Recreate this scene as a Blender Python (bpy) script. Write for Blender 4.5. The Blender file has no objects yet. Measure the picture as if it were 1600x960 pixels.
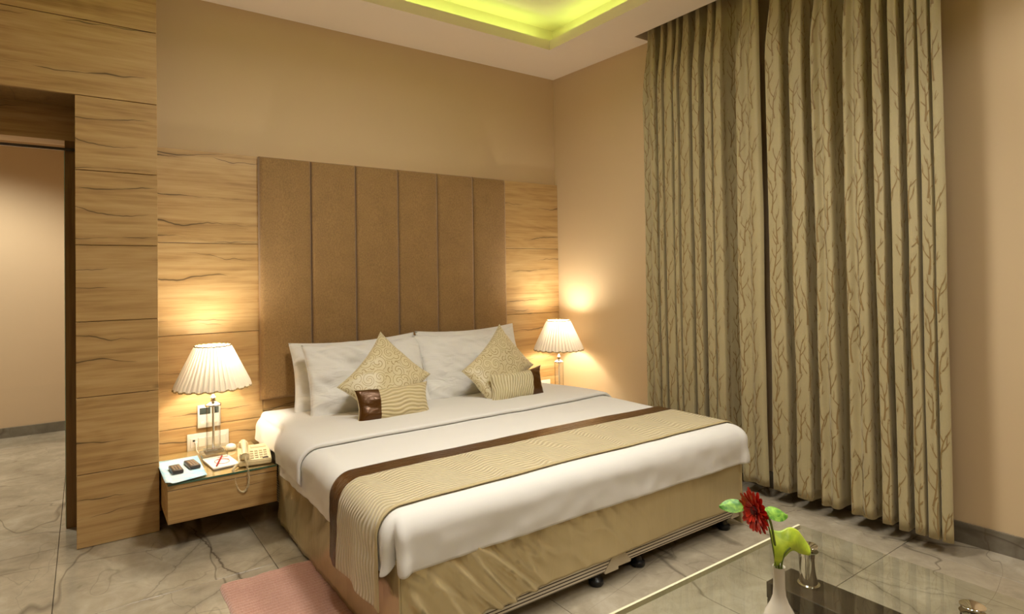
import bpy, bmesh, math, random
from mathutils import Vector, Matrix, noise
from math import sin, cos, pi, sqrt, exp

random.seed(7)
SC = bpy.context.scene
COL = SC.collection

# ------------------------------------------------------------------ camera
YAW, PITCH, ROLL = .6199, .0136, -.0147
cy_, sy_, cp_, sp_ = cos(YAW), sin(YAW), cos(PITCH), sin(PITCH)
fw = Vector((sy_*cp_, cy_*cp_, sp_))
rt = Vector((cy_, -sy_, 0))
up = rt.cross(fw)
rt2 = rt*cos(ROLL) + up*sin(ROLL)
up2 = -rt*sin(ROLL) + up*cos(ROLL)
cam_d = bpy.data.cameras.new('camera')
cam = bpy.data.objects.new('camera', cam_d)
COL.objects.link(cam)
cam.matrix_world = Matrix(((rt2.x, up2.x, -fw.x, 0), (rt2.y, up2.y, -fw.y, 0),
                           (rt2.z, up2.z, -fw.z, 1.24), (0, 0, 0, 1)))
cam_d.sensor_width = 36
cam_d.lens = 36*935.5/1600
cam_d.shift_y = -(480-416.13)/1600
cam_d.clip_start = .05
SC.camera = cam

# ------------------------------------------------------------------ exposure, world
SC.view_settings.view_transform = 'Standard'
SC.view_settings.look = 'None'
SC.view_settings.exposure = 0.38
SC.view_settings.gamma = 1.0
SC.view_settings.use_curve_mapping = False
W = bpy.data.worlds.new('world')
SC.world = W
W.use_nodes = True
W.node_tree.nodes['Background'].inputs[0].default_value = (1, .85, .65, 1)
W.node_tree.nodes['Background'].inputs[1].default_value = 0.05

# light levels (the lamps themselves are built further down)
CEIL_FILL_SPOT = 38.0      # added room fill: ceiling downlights out of view
TRAY_FILL = 24.0     # added soft fill: unseen round light in the middle of the tray
TRAY_FILL_SPOT = 42.0       # added fill downlights inside the tray, out of view
BULB = 13.5            # bedside bulbs
LED = 9.5             # cove strips
HALL_SPOT = 190.0
WARM = (1.0, .96, .89)
LAMP_WARM = (1.0, .92, .77)


# ------------------------------------------------------------------ shader helpers
class N:
    def __init__(s, name):
        s.m = bpy.data.materials.new(name)
        s.m.use_nodes = True
        s.t = s.m.node_tree
        s.b = s.t.nodes['Principled BSDF']
        s.out = s.t.nodes['Material Output']

    def n(s, typ, **kw):
        nd = s.t.nodes.new(typ)
        for k, v in kw.items():
            setattr(nd, k, v)
        return nd

    def set(s, sock, v):
        if isinstance(v, bpy.types.NodeSocket):
            s.t.links.new(v, sock)
        else:
            sock.default_value = v

    def math(s, op, a, b=None, c=None, clamp=False):
        nd = s.n('ShaderNodeMath', operation=op, use_clamp=clamp)
        s.set(nd.inputs[0], a)
        if b is not None: s.set(nd.inputs[1], b)
        if c is not None: s.set(nd.inputs[2], c)
        return nd.outputs[0]

    def vmath(s, op, a, b=None):
        nd = s.n('ShaderNodeVectorMath', operation=op)
        s.set(nd.inputs[0], a)
        if b is not None: s.set(nd.inputs[1], b)
        return nd.outputs[0]

    def mapping(s, vec, scale=(1, 1, 1), loc=(0, 0, 0), rot=(0, 0, 0)):
        nd = s.n('ShaderNodeMapping')
        s.set(nd.inputs['Vector'], vec)
        nd.inputs['Scale'].default_value = scale
        nd.inputs['Location'].default_value = loc
        nd.inputs['Rotation'].default_value = rot
        return nd.outputs[0]

    def noise(s, vec, scale=5, detail=2, rough=.5, dist=0):
        nd = s.n('ShaderNodeTexNoise')
        s.set(nd.inputs['Vector'], vec)
        nd.inputs['Scale'].default_value = scale
        nd.inputs['Detail'].default_value = detail
        nd.inputs['Roughness'].default_value = rough
        nd.inputs['Distortion'].default_value = dist
        return nd.outputs['Fac']

    def ramp(s, fac, stops, interp='LINEAR'):
        nd = s.n('ShaderNodeValToRGB')
        nd.color_ramp.interpolation = interp
        e = nd.color_ramp.elements
        while len(e) < len(stops): e.new(.5)
        for i, (p, c) in enumerate(stops):
            e[i].position = p
            e[i].color = (c[0], c[1], c[2], 1) if len(c) == 3 else c
        s.set(nd.inputs[0], fac)
        return nd.outputs[0]

    def mix(s, fac, a, b, blend='MIX'):
        nd = s.n('ShaderNodeMix', data_type='RGBA', blend_type=blend)
        s.set(nd.inputs['Factor'], fac)
        A, B = [i for i in nd.inputs if i.type == 'RGBA']
        s.set(A, a if isinstance(a, bpy.types.NodeSocket) else (*a, 1))
        s.set(B, b if isinstance(b, bpy.types.NodeSocket) else (*b, 1))
        return [o for o in nd.outputs if o.type == 'RGBA'][0]

    def bump(s, h, strength=.3, dist=.01):
        nd = s.n('ShaderNodeBump')
        nd.inputs['Strength'].default_value = strength
        nd.inputs['Distance'].default_value = dist
        s.set(nd.inputs['Height'], h)
        s.t.links.new(nd.outputs[0], s.b.inputs['Normal'])
        return nd

    def coord(s, which='Object'):
        return s.n('ShaderNodeTexCoord').outputs[which]

    def base(s, c): s.set(s.b.inputs['Base Color'], c if isinstance(c, bpy.types.NodeSocket) else (*c, 1))

    def p(s, **kw):
        for k, v in kw.items():
            s.set(s.b.inputs[k.replace('_', ' ')], v)
        return s


def sr(r, g, b):
    """sRGB 0-255 to linear"""
    f = lambda c: (c/255/12.92) if c/255 < .04045 else ((c/255+.055)/1.055)**2.4
    return (f(r), f(g), f(b))


def plain(name, col, rough=.5, **kw):
    k = N(name); 
    v = k.noise(k.coord(), 14, 2)
    k.base(k.mix(v, tuple(c*.93 for c in col), tuple(min(1, c*1.05) for c in col)))
    k.p(Roughness=rough, **kw)
    return k.m


def make_wood(name, dark, mid, light, axis='X', rough=.45):
    k = N(name)
    oi = k.n('ShaderNodeObjectInfo').outputs['Random']
    rnd = k.n('ShaderNodeCombineXYZ')
    k.set(rnd.inputs[0], k.math('MULTIPLY', oi, 9.1)); k.set(rnd.inputs[2], k.math('MULTIPLY', oi, 5.7))
    v = k.vmath('ADD', k.coord(), rnd.outputs[0])
    rot = {'X': (0, 0, 0), 'Z': (0, pi/2, 0), 'Y': (0, 0, pi/2)}[axis]
    v = k.mapping(v, rot=rot)
    fine = k.noise(k.mapping(v, (2.6, 40, 55)), 1.0, 5, .7, .3)
    broad = k.noise(k.mapping(v, (.9, 5, 9)), 1.0, 3, .55, .4)
    mid_ = k.noise(k.mapping(v, (1.0, 8, 24)), 1.0, 4, .6, .5)
    # cathedral figure
    warp = k.noise(k.mapping(v, (1.4, 3, 5.5)), 1.0, 1, .4, .2)
    rings = k.math('SINE', k.math('MULTIPLY', warp, 60))
    fig = k.math('MULTIPLY', k.math('ADD', rings, 1), .5)
    figmask = k.math('GREATER_THAN', warp, .0)
    t = k.math('ADD', k.math('MULTIPLY', broad, .28), k.math('ADD', k.math('ADD', k.math('MULTIPLY', fine, .38), k.math('MULTIPLY', mid_, .34)), k.math('MULTIPLY', fig, .03)))
    c = k.ramp(t, [(.36, dark), (.50, mid), (.64, light)])
    # thin dark cracks that wander along the grain, each of even width, fading in and out
    sx = k.n('ShaderNodeSeparateXYZ'); k.set(sx.inputs[0], v)
    crack = None
    for per, off, seed_ in ((.235, .0, 1.7), (.37, .3, 6.1)):
        wob = k.noise(k.mapping(v, (2.3, 1, 1.2), (seed_, 0, 0)), 1.0, 4, .5)
        zz = k.math('ADD', k.math('DIVIDE', sx.outputs[2], per), k.math('ADD', k.math('MULTIPLY', wob, .55), off))
        d = k.math('MULTIPLY', k.math('ABSOLUTE', k.math('SUBTRACT', k.math('FRACT', zz), .5)), per)
        idx = k.math('FLOOR', zz)
        mv = k.n('ShaderNodeCombineXYZ'); k.set(mv.inputs[0], k.math('MULTIPLY', sx.outputs[0], 2.6)); k.set(mv.inputs[1], k.math('MULTIPLY', idx, 3.7)); k.set(mv.inputs[2], k.math('MULTIPLY', oi, 31))
        msk = k.noise(mv.outputs[0], 1.0, 3, .6)
        wd = k.math('MULTIPLY', k.math('SUBTRACT', msk, .44, clamp=True), .026)
        ln = k.math('SUBTRACT', 1, k.math('DIVIDE', d, k.math('ADD', wd, .00001)), clamp=True)
        ln = k.math('MULTIPLY', ln, 1.6, clamp=True)
        halo = k.math('MULTIPLY', k.math('SUBTRACT', 1, k.math('DIVIDE', d, .022), clamp=True), k.math('MULTIPLY', k.math('SUBTRACT', msk, .42, clamp=True), 2.0), clamp=True)
        c = k.mix(k.math('MULTIPLY', halo, .55), c, tuple(x*.5 for x in dark))
        c = k.mix(k.math('MULTIPLY', ln, .8), c, tuple(x*.22 for x in dark))
        crack = ln if crack is None else k.math('MAXIMUM', crack, ln)
    # knots
    vo = k.n('ShaderNodeTexVoronoi', feature='F1')
    k.set(vo.inputs['Vector'], k.mapping(v, (1.6, 2, 3.0)))
    vo.inputs['Scale'].default_value = 1.0
    kn = k.math('SUBTRACT', 1, k.math('DIVIDE', vo.outputs['Distance'], .045), clamp=True)
    c = k.mix(k.math('MULTIPLY', kn, .55), c, tuple(x*.3 for x in dark))
    k.base(c)
    k.p(Roughness=rough)
    k.bump(k.math('SUBTRACT', fine, k.math('MULTIPLY', crack, .6)), .12, .002)
    return k.m


M = {}
M['wood'] = make_wood('oak_laminate', sr(156, 120, 72), sr(192, 156, 102), sr(208, 176, 124))
M['wood_jamb'] = make_wood('oak_jamb', sr(112, 82, 42), sr(136, 104, 56), sr(152, 120, 70), 'Z')
M['dark_wood'] = make_wood('wenge', sr(38, 29, 22), sr(52, 41, 32), sr(66, 52, 40), 'Y', .3)


def wall_paint(name, c):
    k = N(name)
    v = k.noise(k.coord(), 2.2, 3)
    k.base(k.mix(v, tuple(x*.97 for x in c), tuple(min(1, x*1.03) for x in c)))
    k.p(Roughness=.75)
    k.bump(k.noise(k.coord(), 180, 2), .05, .001)
    return k.m


M['wall'] = wall_paint('beige_paint', sr(216, 190, 150))
M['ceiling'] = wall_paint('ceiling_paint', sr(238, 222, 200))
M['hall'] = wall_paint('hall_paint', sr(206, 178, 142))


LONG_VEINS = [(((2.60, 1.86), (2.62, 1.12)), .006, .8), (((2.60, 1.38), (2.40, .83)), .005, .7), (((.42, 3.45), (.545, 2.50)), .007, .9),
              (((.60, 3.45), (.15, 2.70)), .004, .5), (((.75, 2.9), (.2, 2.45)), .004, .5), (((2.45, 1.30), (2.75, .7)), .004, .5)]


def marble(name, tint=1.0):
    k = N(name)
    pos = k.n('ShaderNodeNewGeometry').outputs['Position']
    oi = k.n('ShaderNodeObjectInfo').outputs['Random']
    r = k.n('ShaderNodeCombineXYZ'); k.set(r.inputs[0], k.math('MULTIPLY', oi, .05))
    v = k.vmath('ADD', pos, r.outputs[0])
    cloud = k.noise(v, 1.7, 6, .62, .8)
    fine = k.noise(k.mapping(v, (1, 1, 1), rot=(0, 0, .7)), 7, 6, .7, 1.2)
    t = k.math('ADD', k.math('MULTIPLY', cloud, .65), k.math('MULTIPLY', fine, .35))
    c = k.ramp(t, [(.30, sr(126*tint, 115*tint, 97*tint)), (.5, sr(162*tint, 151*tint, 130*tint)), (.68, sr(192*tint, 182*tint, 162*tint))])

    def vein(scale, rot, width, loc, str_, col):
        nonlocal c
        n = k.noise(k.mapping(v, scale, loc, (0, 0, rot)), 1.0, 4, .45, .25)
        l = k.math('ABSOLUTE', k.math('SUBTRACT', n, .5))
        m = k.noise(k.mapping(v, (1, 1, 1), (loc[0]+4, 2, 0)), 1.5, 2)
        w = k.math('MULTIPLY', k.math('SUBTRACT', m, .34, clamp=True), width*3)
        f = k.math('SUBTRACT', 1, k.math('DIVIDE', l, k.math('ADD', w, .0004)), clamp=True)
        c = k.mix(k.math('MULTIPLY', f, str_), c, col)
    vein((1.1, .35, 1), .55, .007, (0, 0, 0), .62, sr(72, 62, 50))
    vein((.5, 1.5, 1), -.35, .006, (7.7, 1.3, 0), .5, sr(84, 72, 58))
    vein((2.2, 1.1, 1), 1.2, .006, (3.1, 5.3, 0), .35, sr(96, 86, 70))
    def long_vein(P, wdt, str_, col):
        nonlocal c
        sp = k.n('ShaderNodeSeparateXYZ'); k.set(sp.inputs[0], pos)
        wx = k.math('MULTIPLY', k.math('SUBTRACT', k.noise(pos, 5, 4, .6), .5), .10)
        wy = k.math('MULTIPLY', k.math('SUBTRACT', k.noise(k.mapping(pos, loc=(9, 4, 0)), 5, 4, .6), .5), .10)
        X = k.math('ADD', sp.outputs[0], wx); Y = k.math('ADD', sp.outputs[1], wy)
        (x0, y0), (x1, y1) = P
        L_ = sqrt((x1-x0)**2+(y1-y0)**2); ux, uy = (x1-x0)/L_, (y1-y0)/L_
        rx, ry = k.math('SUBTRACT', X, x0), k.math('SUBTRACT', Y, y0)
        al = k.math('ADD', k.math('MULTIPLY', rx, ux), k.math('MULTIPLY', ry, uy))
        pe = k.math('ABSOLUTE', k.math('SUBTRACT', k.math('MULTIPLY', rx, uy), k.math('MULTIPLY', ry, ux)))
        fade = k.math('MULTIPLY', k.math('MULTIPLY', al, 8, clamp=True), k.math('MULTIPLY', k.math('SUBTRACT', L_, al), 8, clamp=True))
        core = k.math('SUBTRACT', 1, k.math('DIVIDE', pe, wdt), clamp=True)
        soft = k.math('SUBTRACT', 1, k.math('DIVIDE', pe, wdt*6), clamp=True)
        f = k.math('MULTIPLY', fade, k.math('ADD', k.math('MULTIPLY', core, .7), k.math('MULTIPLY', soft, .3)))
        c = k.mix(k.math('MULTIPLY', f, str_), c, col)
    if tint == 1.0:
        for P, w_, s_ in LONG_VEINS: long_vein(P, w_, s_, sr(72, 60, 46))
    k.base(c)
    k.p(Roughness=.17, Specular_IOR_Level=.5)
    k.bump(fine, .015, .002)
    return k.m


M['marble'] = marble('grey_marble')
M['marble_dark'] = marble('dark_marble', .72)
M['grout'] = plain('grout', sr(104, 94, 78), .8)


def fabric(name, c, c2=None, scale=260, rough=.85, sheen=.3, bump=.25, streak=(1, 1, 1)):
    k = N(name)
    v = k.coord()
    a = k.noise(k.mapping(v, streak), scale, 3, .7)
    b = k.noise(v, 9, 3)
    c2 = c2 or tuple(x*.7 for x in c)
    k.base(k.mix(k.math('ADD', k.math('MULTIPLY', a, .8), k.math('MULTIPLY', b, .25), clamp=True), c2, c))
    k.p(Roughness=rough, Sheen_Weight=sheen)
    k.bump(a, bump, .002)
    return k.m


M['headboard'] = fabric('brown_chenille', sr(190, 150, 92), sr(84, 58, 26), 170, .8, .35, .5, (1, 1, .55))
M['linen'] = fabric('white_cotton', sr(228, 225, 218), sr(218, 214, 207), 400, .8, .15, .05)


def wrinkled_linen():
    k = N('white_pillow_cotton')
    v = k.coord('UV')
    k.base(sr(230, 227, 221))
    k.p(Roughness=.8, Sheen_Weight=.15)
    w = k.noise(k.mapping(v, (1.0, 2.6, 1), rot=(0, 0, .6)), 4.5, 3, .5, .9)
    k.bump(w, .6, .04)
    return k.m


M['pillow'] = wrinkled_linen()


def satin(name, c, rough=.28, sc=(3, 3, .6)):
    k = N(name)
    v = k.coord()
    a = k.noise(k.mapping(v, sc), 4, 4, .6, .5)
    k.base(k.mix(a, tuple(x*.86 for x in c), c))
    k.p(Roughness=rough, Metallic=.35, Sheen_Weight=.0)
    k.bump(a, .25, .02)
    return k.m


M['gold_satin'] = satin('gold_satin', sr(204, 186, 142), .23)
M['brown_satin'] = satin('brown_satin', sr(88, 54, 14), .30, (4, 14, 8))
M['trim_gold'] = plain('gold_trim', sr(190, 172, 128), .6)


def wavy(name, c, c2, period=.021, amp=.5, ax=1):
    """quilted cloth: wavy raised lines that run along U"""
    k = N(name)
    v = k.coord('UV')
    sx = k.n('ShaderNodeSeparateXYZ'); k.set(sx.inputs[0], v)
    wob = k.noise(k.mapping(v, (6.5, 3.2, 1) if ax else (3.2, 6.5, 1)), 1.0, 1, .4, .1)
    ph = k.math('ADD', k.math('MULTIPLY', sx.outputs[ax], 2*pi/period), k.math('MULTIPLY', wob, 62*amp))
    w = k.math('MULTIPLY', k.math('ADD', k.math('SINE', ph), 1), .5)
    k.base(k.mix(w, c2, c))
    k.p(Roughness=.55, Sheen_Weight=.25)
    k.bump(w, .6, .006)
    return k.m


M['quilt'] = wavy('cream_quilt', sr(210, 197, 162), sr(180, 163, 124), .019, .75)
M['cushion_quilt'] = wavy('cushion_quilt', sr(218, 202, 160), sr(188, 168, 120), .017, .6)
M['cushion_quilt_upright'] = wavy('cushion_quilt_upright', sr(224, 212, 172), sr(188, 170, 124), .017, .5, 0)


def scroll():
    k = N('scroll_damask')
    v = k.mapping(k.coord('UV'), (1, 1, 1))
    vo = k.n('ShaderNodeTexVoronoi', feature='F1')
    k.set(vo.inputs['Vector'], v); vo.inputs['Scale'].default_value = 15.0
    vo.inputs['Randomness'].default_value = .8
    d = k.vmath('SUBTRACT', k.mapping(v, (15, 15, 15)), k.mapping(vo.outputs['Position'], (15, 15, 15)))
    s = k.n('ShaderNodeSeparateXYZ'); k.set(s.inputs[0], d)
    ang = k.math('ARCTAN2', s.outputs[1], s.outputs[0])
    cs = k.n('ShaderNodeSeparateXYZ'); k.set(cs.inputs[0], vo.outputs['Color'])
    ph = k.math('ADD', k.math('MULTIPLY', vo.outputs['Distance'], 15), k.math('ADD', ang, k.math('MULTIPLY', cs.outputs[0], 6.3)))
    w = k.math('SINE', ph)
    line = k.math('SUBTRACT', 1, k.math('MULTIPLY', k.math('ABSOLUTE', k.math('SUBTRACT', w, .35)), 2.4), clamp=True)
    line = k.math('GREATER_THAN', line, .25)
    k.base(k.mix(line, sr(214, 200, 160), sr(168, 146, 98)))
    k.p(Roughness=.45, Sheen_Weight=.3)
    k.bump(line, .15, .002)
    return k.m


M['scroll'] = scroll()


def curtain_mat():
    k = N('curtain_cloth')
    v = k.coord('UV')
    a = k.noise(k.mapping(v, (1, .25, 1)), 260, 3, .7)
    b = k.noise(v, 6, 3)
    k.base(k.mix(k.math('ADD', k.math('MULTIPLY', a, .4), k.math('MULTIPLY', b, .4)), sr(164, 149, 106), sr(198, 183, 142)))
    k.p(Roughness=.6, Sheen_Weight=.25)
    k.bump(a, .12, .002)
    return k.m


M['curtain'] = curtain_mat()
M['curtain_branch'] = plain('curtain_branch', sr(146, 121, 77), .55)


def rug_mat():
    k = N('pink_cotton')
    v = k.coord()
    a = k.noise(v, 150, 3, .7)
    b = k.noise(v, 12, 2)
    k.base(k.mix(k.math('ADD', k.math('MULTIPLY', a, .6), k.math('MULTIPLY', b, .4)), sr(184, 134, 114), sr(224, 182, 162)))
    k.p(Roughness=.95, Sheen_Weight=.4)
    k.bump(a, .7, .006)
    return k.m


M['rug'] = rug_mat()


def stripes():
    k = N('striped_ticking')
    s = k.n('ShaderNodeSeparateXYZ'); k.set(s.inputs[0], k.coord())
    f = k.math('FRACT', k.math('DIVIDE', s.outputs[2], .0125))
    m = k.math('LESS_THAN', f, .66)
    k.base(k.mix(m, sr(66, 54, 40), sr(232, 224, 206)))
    k.p(Roughness=.8)
    return k.m


M['ticking'] = stripes()
M['guard'] = plain('corner_guard', sr(206, 194, 168), .5)
M['black'] = plain('black_plastic', (.006, .006, .007), .3)


def thin_glass(name, tint=(1, 1, 1), refl=1.45, rough=.0, edge=0):
    k = N(name)
    tr = k.n('ShaderNodeBsdfTransparent'); tr.inputs[0].default_value = (*tint, 1)
    gl = k.n('ShaderNodeBsdfGlossy'); gl.inputs['Roughness'].default_value = rough
    fr = k.n('ShaderNodeFresnel'); fr.inputs[0].default_value = refl
    mx = k.n('ShaderNodeMixShader')
    bf = k.n('ShaderNodeNewGeometry').outputs['Backfacing']
    k.t.links.new(k.math('MULTIPLY', fr.outputs[0], k.math('SUBTRACT', 1, bf)), mx.inputs[0]); k.t.links.new(tr.outputs[0], mx.inputs[1]); k.t.links.new(gl.outputs[0], mx.inputs[2])
    if edge:
        lw = k.n('ShaderNodeLayerWeight'); lw.inputs[0].default_value = .5
        f2 = k.math('POWER', lw.outputs['Facing'], 2.2)
        k.set(tr.inputs[0], k.mix(f2, tint, tuple(c_*edge for c_ in tint)))
    k.t.links.new(mx.outputs[0], k.out.inputs[0])
    return k.m


M['glass'] = thin_glass('clear_glass', (.97, .99, .97), 1.5)
M['table_glass'] = thin_glass('table_glass', (.93, .95, .92), 1.75)
M['crystal'] = thin_glass('crystal', (.96, .96, .94), 2.0, 0, .35)
M['glass_edge'] = plain('glass_edge', sr(222, 216, 184), .15)
M['glass_edge_green'] = plain('glass_edge_green', sr(66, 104, 84), .15)
M['glass_edge_pale'] = plain('glass_edge_pale', sr(170, 208, 190), .15)


def metal(name, c, rough):
    k = N(name)
    k.base(c); k.p(Metallic=1.0, Roughness=rough)
    k.bump(k.noise(k.coord(), 60, 2), .01, .001)
    return k.m


M['chrome'] = metal('chrome', (.82, .80, .76), .06)
M['steel'] = metal('brushed_steel', (.62, .58, .52), .22)


def shade_mat(npl=44):
    """pleated cloth: where a pleat folds over itself the cloth is doubled and lets less light through"""
    k = N('pleated_shade_cloth')
    x = k.n('ShaderNodeSeparateXYZ'); k.set(x.inputs[0], k.coord())
    a = k.math('MULTIPLY', k.math('ARCTAN2', x.outputs[1], x.outputs[0]), npl/(2*pi))
    fr = k.math('FRACT', k.math('ADD', a, 100))
    dbl = k.math('LESS_THAN', fr, .30)
    di = k.n('ShaderNodeBsdfDiffuse'); di.inputs[0].default_value = (.78, .70, .58, 1)
    tl = k.n('ShaderNodeBsdfTranslucent')
    k.set(tl.inputs[0], k.mix(dbl, (.090, .080, .065), (.026, .021, .014)))
    ad = k.n('ShaderNodeAddShader')
    k.t.links.new(di.outputs[0], ad.inputs[0]); k.t.links.new(tl.outputs[0], ad.inputs[1])
    k.t.links.new(ad.outputs[0], k.out.inputs[0])
    return k.m


M['shade'] = shade_mat()
M['shade_trim'] = plain('shade_braid', sr(172, 148, 100), .7)


def emit(name, c, s):
    k = N(name)
    e = k.n('ShaderNodeEmission'); e.inputs[0].default_value = (*c, 1); e.inputs[1].default_value = s
    k.t.links.new(e.outputs[0], k.out.inputs[0])
    return k.m


M['bulb'] = emit('bulb_glow', LAMP_WARM, 14)
M['led'] = emit('led_glow', (.68, 1.0, .20), LED)
M['downlight'] = emit('downlight_glow', WARM, 8)
M['white_plastic'] = plain('white_plastic', sr(240, 236, 226), .35)
M['ivory_plastic'] = plain('ivory_plastic', sr(226, 208, 166), .4)
M['grey_key'] = plain('ivory_key', sr(196, 180, 144), .5)
M['lcd'] = plain('lcd_glass', sr(58, 66, 62), .15)
M['remote'] = plain('remote_body', sr(58, 46, 38), .4)
M['remote_key'] = plain('remote_key', sr(150, 128, 104), .5)
M['paper'] = plain('white_paper', sr(242, 236, 228), .7)
M['red_ink'] = plain('red_ink', sr(222, 92, 76), .6)
M['pen'] = plain('pen_body', sr(150, 34, 34), .3)
M['ceramic'] = plain('white_ceramic', sr(222, 214, 196), .12)
M['dark_hole'] = plain('socket_hole', (.01, .01, .01), .6)


def map_mat():
    k = N('printed_map')
    v = k.coord()
    a = k.noise(v, 7, 5, .6, .4)
    b = k.noise(v, 40, 4, .7)
    c = k.ramp(a, [(.38, sr(150, 208, 236)), (.52, sr(190, 224, 236)), (.66, sr(232, 236, 232))])
    c = k.mix(k.math('MULTIPLY', k.math('GREATER_THAN', b, .6), .25), c, sr(120, 150, 170))
    k.base(c); k.p(Roughness=.5)
    return k.m


M['map'] = map_mat()


def leaf_mat(name, c, c2, scale=30):
    k = N(name)
    a = k.noise(k.coord(), scale, 4, .6, .6)
    k.base(k.ramp(a, [(.35, c2), (.62, c)]))
    k.p(Roughness=.42, Subsurface_Weight=.0)
    return k.m


M['lime_leaf'] = leaf_mat('lime_leaf', sr(196, 216, 62), sr(150, 184, 44))
M['var_leaf'] = leaf_mat('variegated_leaf', sr(150, 198, 70), sr(54, 120, 30), 60)
M['stem'] = plain('green_stem', sr(104, 122, 44), .5)
M['petal'] = leaf_mat('red_petal', sr(214, 48, 24), sr(160, 20, 12), 70)
M['petal_core'] = plain('flower_core', sr(92, 20, 22), .7)


# ------------------------------------------------------------------ geometry helpers
class MB:
    """collects geometry for ONE mesh object"""
    def __init__(s):
        s.bm = bmesh.new()
        s.uv = None

    def box(s, x0, x1, y0, y1, z0, z1, bevel=0, seg=2, rot=None, at=None):
        t = bmesh.new()
        bmesh.ops.create_cube(t, size=1)
        for v in t.verts:
            v.co = Vector(((x0+x1)/2 + v.co.x*(x1-x0), (y0+y1)/2 + v.co.y*(y1-y0), (z0+z1)/2 + v.co.z*(z1-z0)))
        if bevel: bmesh.ops.bevel(t, geom=t.edges[:], offset=bevel, segments=seg, profile=.5, affect='EDGES')
        s._add(t, rot, at)
        return s

    def _add(s, t, rot=None, at=None):
        if rot is not None: bmesh.ops.transform(t, matrix=rot, verts=t.verts)
        if at is not None: bmesh.ops.translate(t, vec=at, verts=t.verts)
        me = bpy.data.meshes.new('tmp'); t.to_mesh(me); t.free()
        s.bm.from_mesh(me); bpy.data.meshes.remove(me)

    def lathe(s, prof, seg=32, at=(0, 0, 0), rfun=None):
        """prof = [(r,z)...]; rfun(r,z,ang) may modulate the radius"""
        at = Vector(at)
        rings = []
        for r, z in prof:
            ring = []
            for i in range(seg):
                a = 2*pi*i/seg
                rr = rfun(r, z, a) if rfun else r
                ring.append(s.bm.verts.new(at + Vector((rr*cos(a), rr*sin(a), z))))
            rings.append(ring)
        for A, B in zip(rings, rings[1:]):
            for i in range(seg):
                j = (i+1) % seg
                s.bm.faces.new((A[i], A[j], B[j], B[i]))
        return rings

    def disc(s, r, z, seg=32, at=(0, 0, 0), flip=False):
        at = Vector(at)
        vs = [s.bm.verts.new(at + Vector((r*cos(2*pi*i/seg), r*sin(2*pi*i/seg), z))) for i in range(seg)]
        s.bm.faces.new(vs[::-1] if flip else vs)

    def tube(s, pts, r, seg=8, cap=True):
        pts = [Vector(p) for p in pts]
        rad = r if callable(r) else (lambda t: r)
        rings = []
        ref = Vector((.3, .2, 1)).normalized()
        for i, p in enumerate(pts):
            d = (pts[min(i+1, len(pts)-1)] - pts[max(i-1, 0)]).normalized()
            u = d.cross(ref)
            if u.length < .05: u = d.cross(Vector((1, 0, 0)))
            u.normalize(); w = d.cross(u)
            rr = rad(i/max(1, len(pts)-1))
            rings.append([s.bm.verts.new(p + u*rr*cos(2*pi*k/seg) + w*rr*sin(2*pi*k/seg)) for k in range(seg)])
        for A, B in zip(rings, rings[1:]):
            for k in range(seg):
                j = (k+1) % seg
                s.bm.faces.new((A[k], A[j], B[j], B[k]))
        if cap:
            s.bm.faces.new(rings[0][::-1]); s.bm.faces.new(rings[-1])
        return s

    def grid(s, f, nu, nv, uv=None):
        """f(u,v)->Vector, u,v in 0..1"""
        vs = [[s.bm.verts.new(f(i/nu, j/nv)) for i in range(nu+1)] for j in range(nv+1)]
        if uv and s.uv is None: s.uv = s.bm.loops.layers.uv.new('UVMap')
        for j in range(nv):
            for i in range(nu):
                fc = s.bm.faces.new((vs[j][i], vs[j][i+1], vs[j+1][i+1], vs[j+1][i]))
                if uv:
                    for l, (a, b) in zip(fc.loops, ((i, j), (i+1, j), (i+1, j+1), (i, j+1))):
                        l[s.uv].uv = uv(a/nu, b/nv)
        return vs

    def prism(s, poly, axis, a, b):
        """poly of 2-D points, extruded along axis ('x','y','z') from a to b"""
        def P(p, t):
            return {'x': Vector((t, p[0], p[1])), 'y': Vector((p[0], t, p[1])), 'z': Vector((p[0], p[1], t))}[axis]
        A = [s.bm.verts.new(P(p, a)) for p in poly]; B = [s.bm.verts.new(P(p, b)) for p in poly]
        n = len(poly)
        s.bm.faces.new(A[::-1]); s.bm.faces.new(B)
        for i in range(n):
            j = (i+1) % n
            s.bm.faces.new((A[i], A[j], B[j], B[i]))
        return s

    def build(s, name, mat, parent=None, smooth=False, world=False, loc=None, angle=40):
        bmesh.ops.recalc_face_normals(s.bm, faces=s.bm.faces[:])
        me = bpy.data.meshes.new(name)
        s.bm.to_mesh(me); s.bm.free()
        me.materials.append(M[mat] if isinstance(mat, str) else mat)
        if smooth:
            for p in me.polygons: p.use_smooth = True
            me.set_sharp_from_angle(angle=math.radians(angle))
        o = bpy.data.objects.new(name, me)
        COL.objects.link(o)
        if loc is not None: o.location = loc
        if parent is not None:
            o.parent = parent
            if world: o.matrix_parent_inverse = Matrix.Translation(parent.location).inverted()
        return o


def empty(name, loc=(0, 0, 0), rz=0):
    o = bpy.data.objects.new(name, None)
    COL.objects.link(o)
    o.location = loc; o.rotation_euler = (0, 0, rz)
    o.empty_display_size = .05
    return o


def tag(o, label, cat, group=None):
    o['label'] = label; o['category'] = cat
    if group: o['group'] = group
    return o


def struct(o):
    o['kind'] = 'structure'
    return o


def clone(root, loc, rz=None, label=None):
    c = root.copy(); COL.objects.link(c); c.location = loc
    if rz is not None: c.rotation_euler = (0, 0, rz)
    if label: c['label'] = label
    def kids(a, b):
        for ch in a.children:
            d = ch.copy(); COL.objects.link(d); d.parent = b
            kids(ch, d)
    kids(root, c)
    return c


def smooth01(a, b, x):
    t = max(0, min(1, (x-a)/(b-a)))
    return t*t*(3-2*t)


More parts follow.
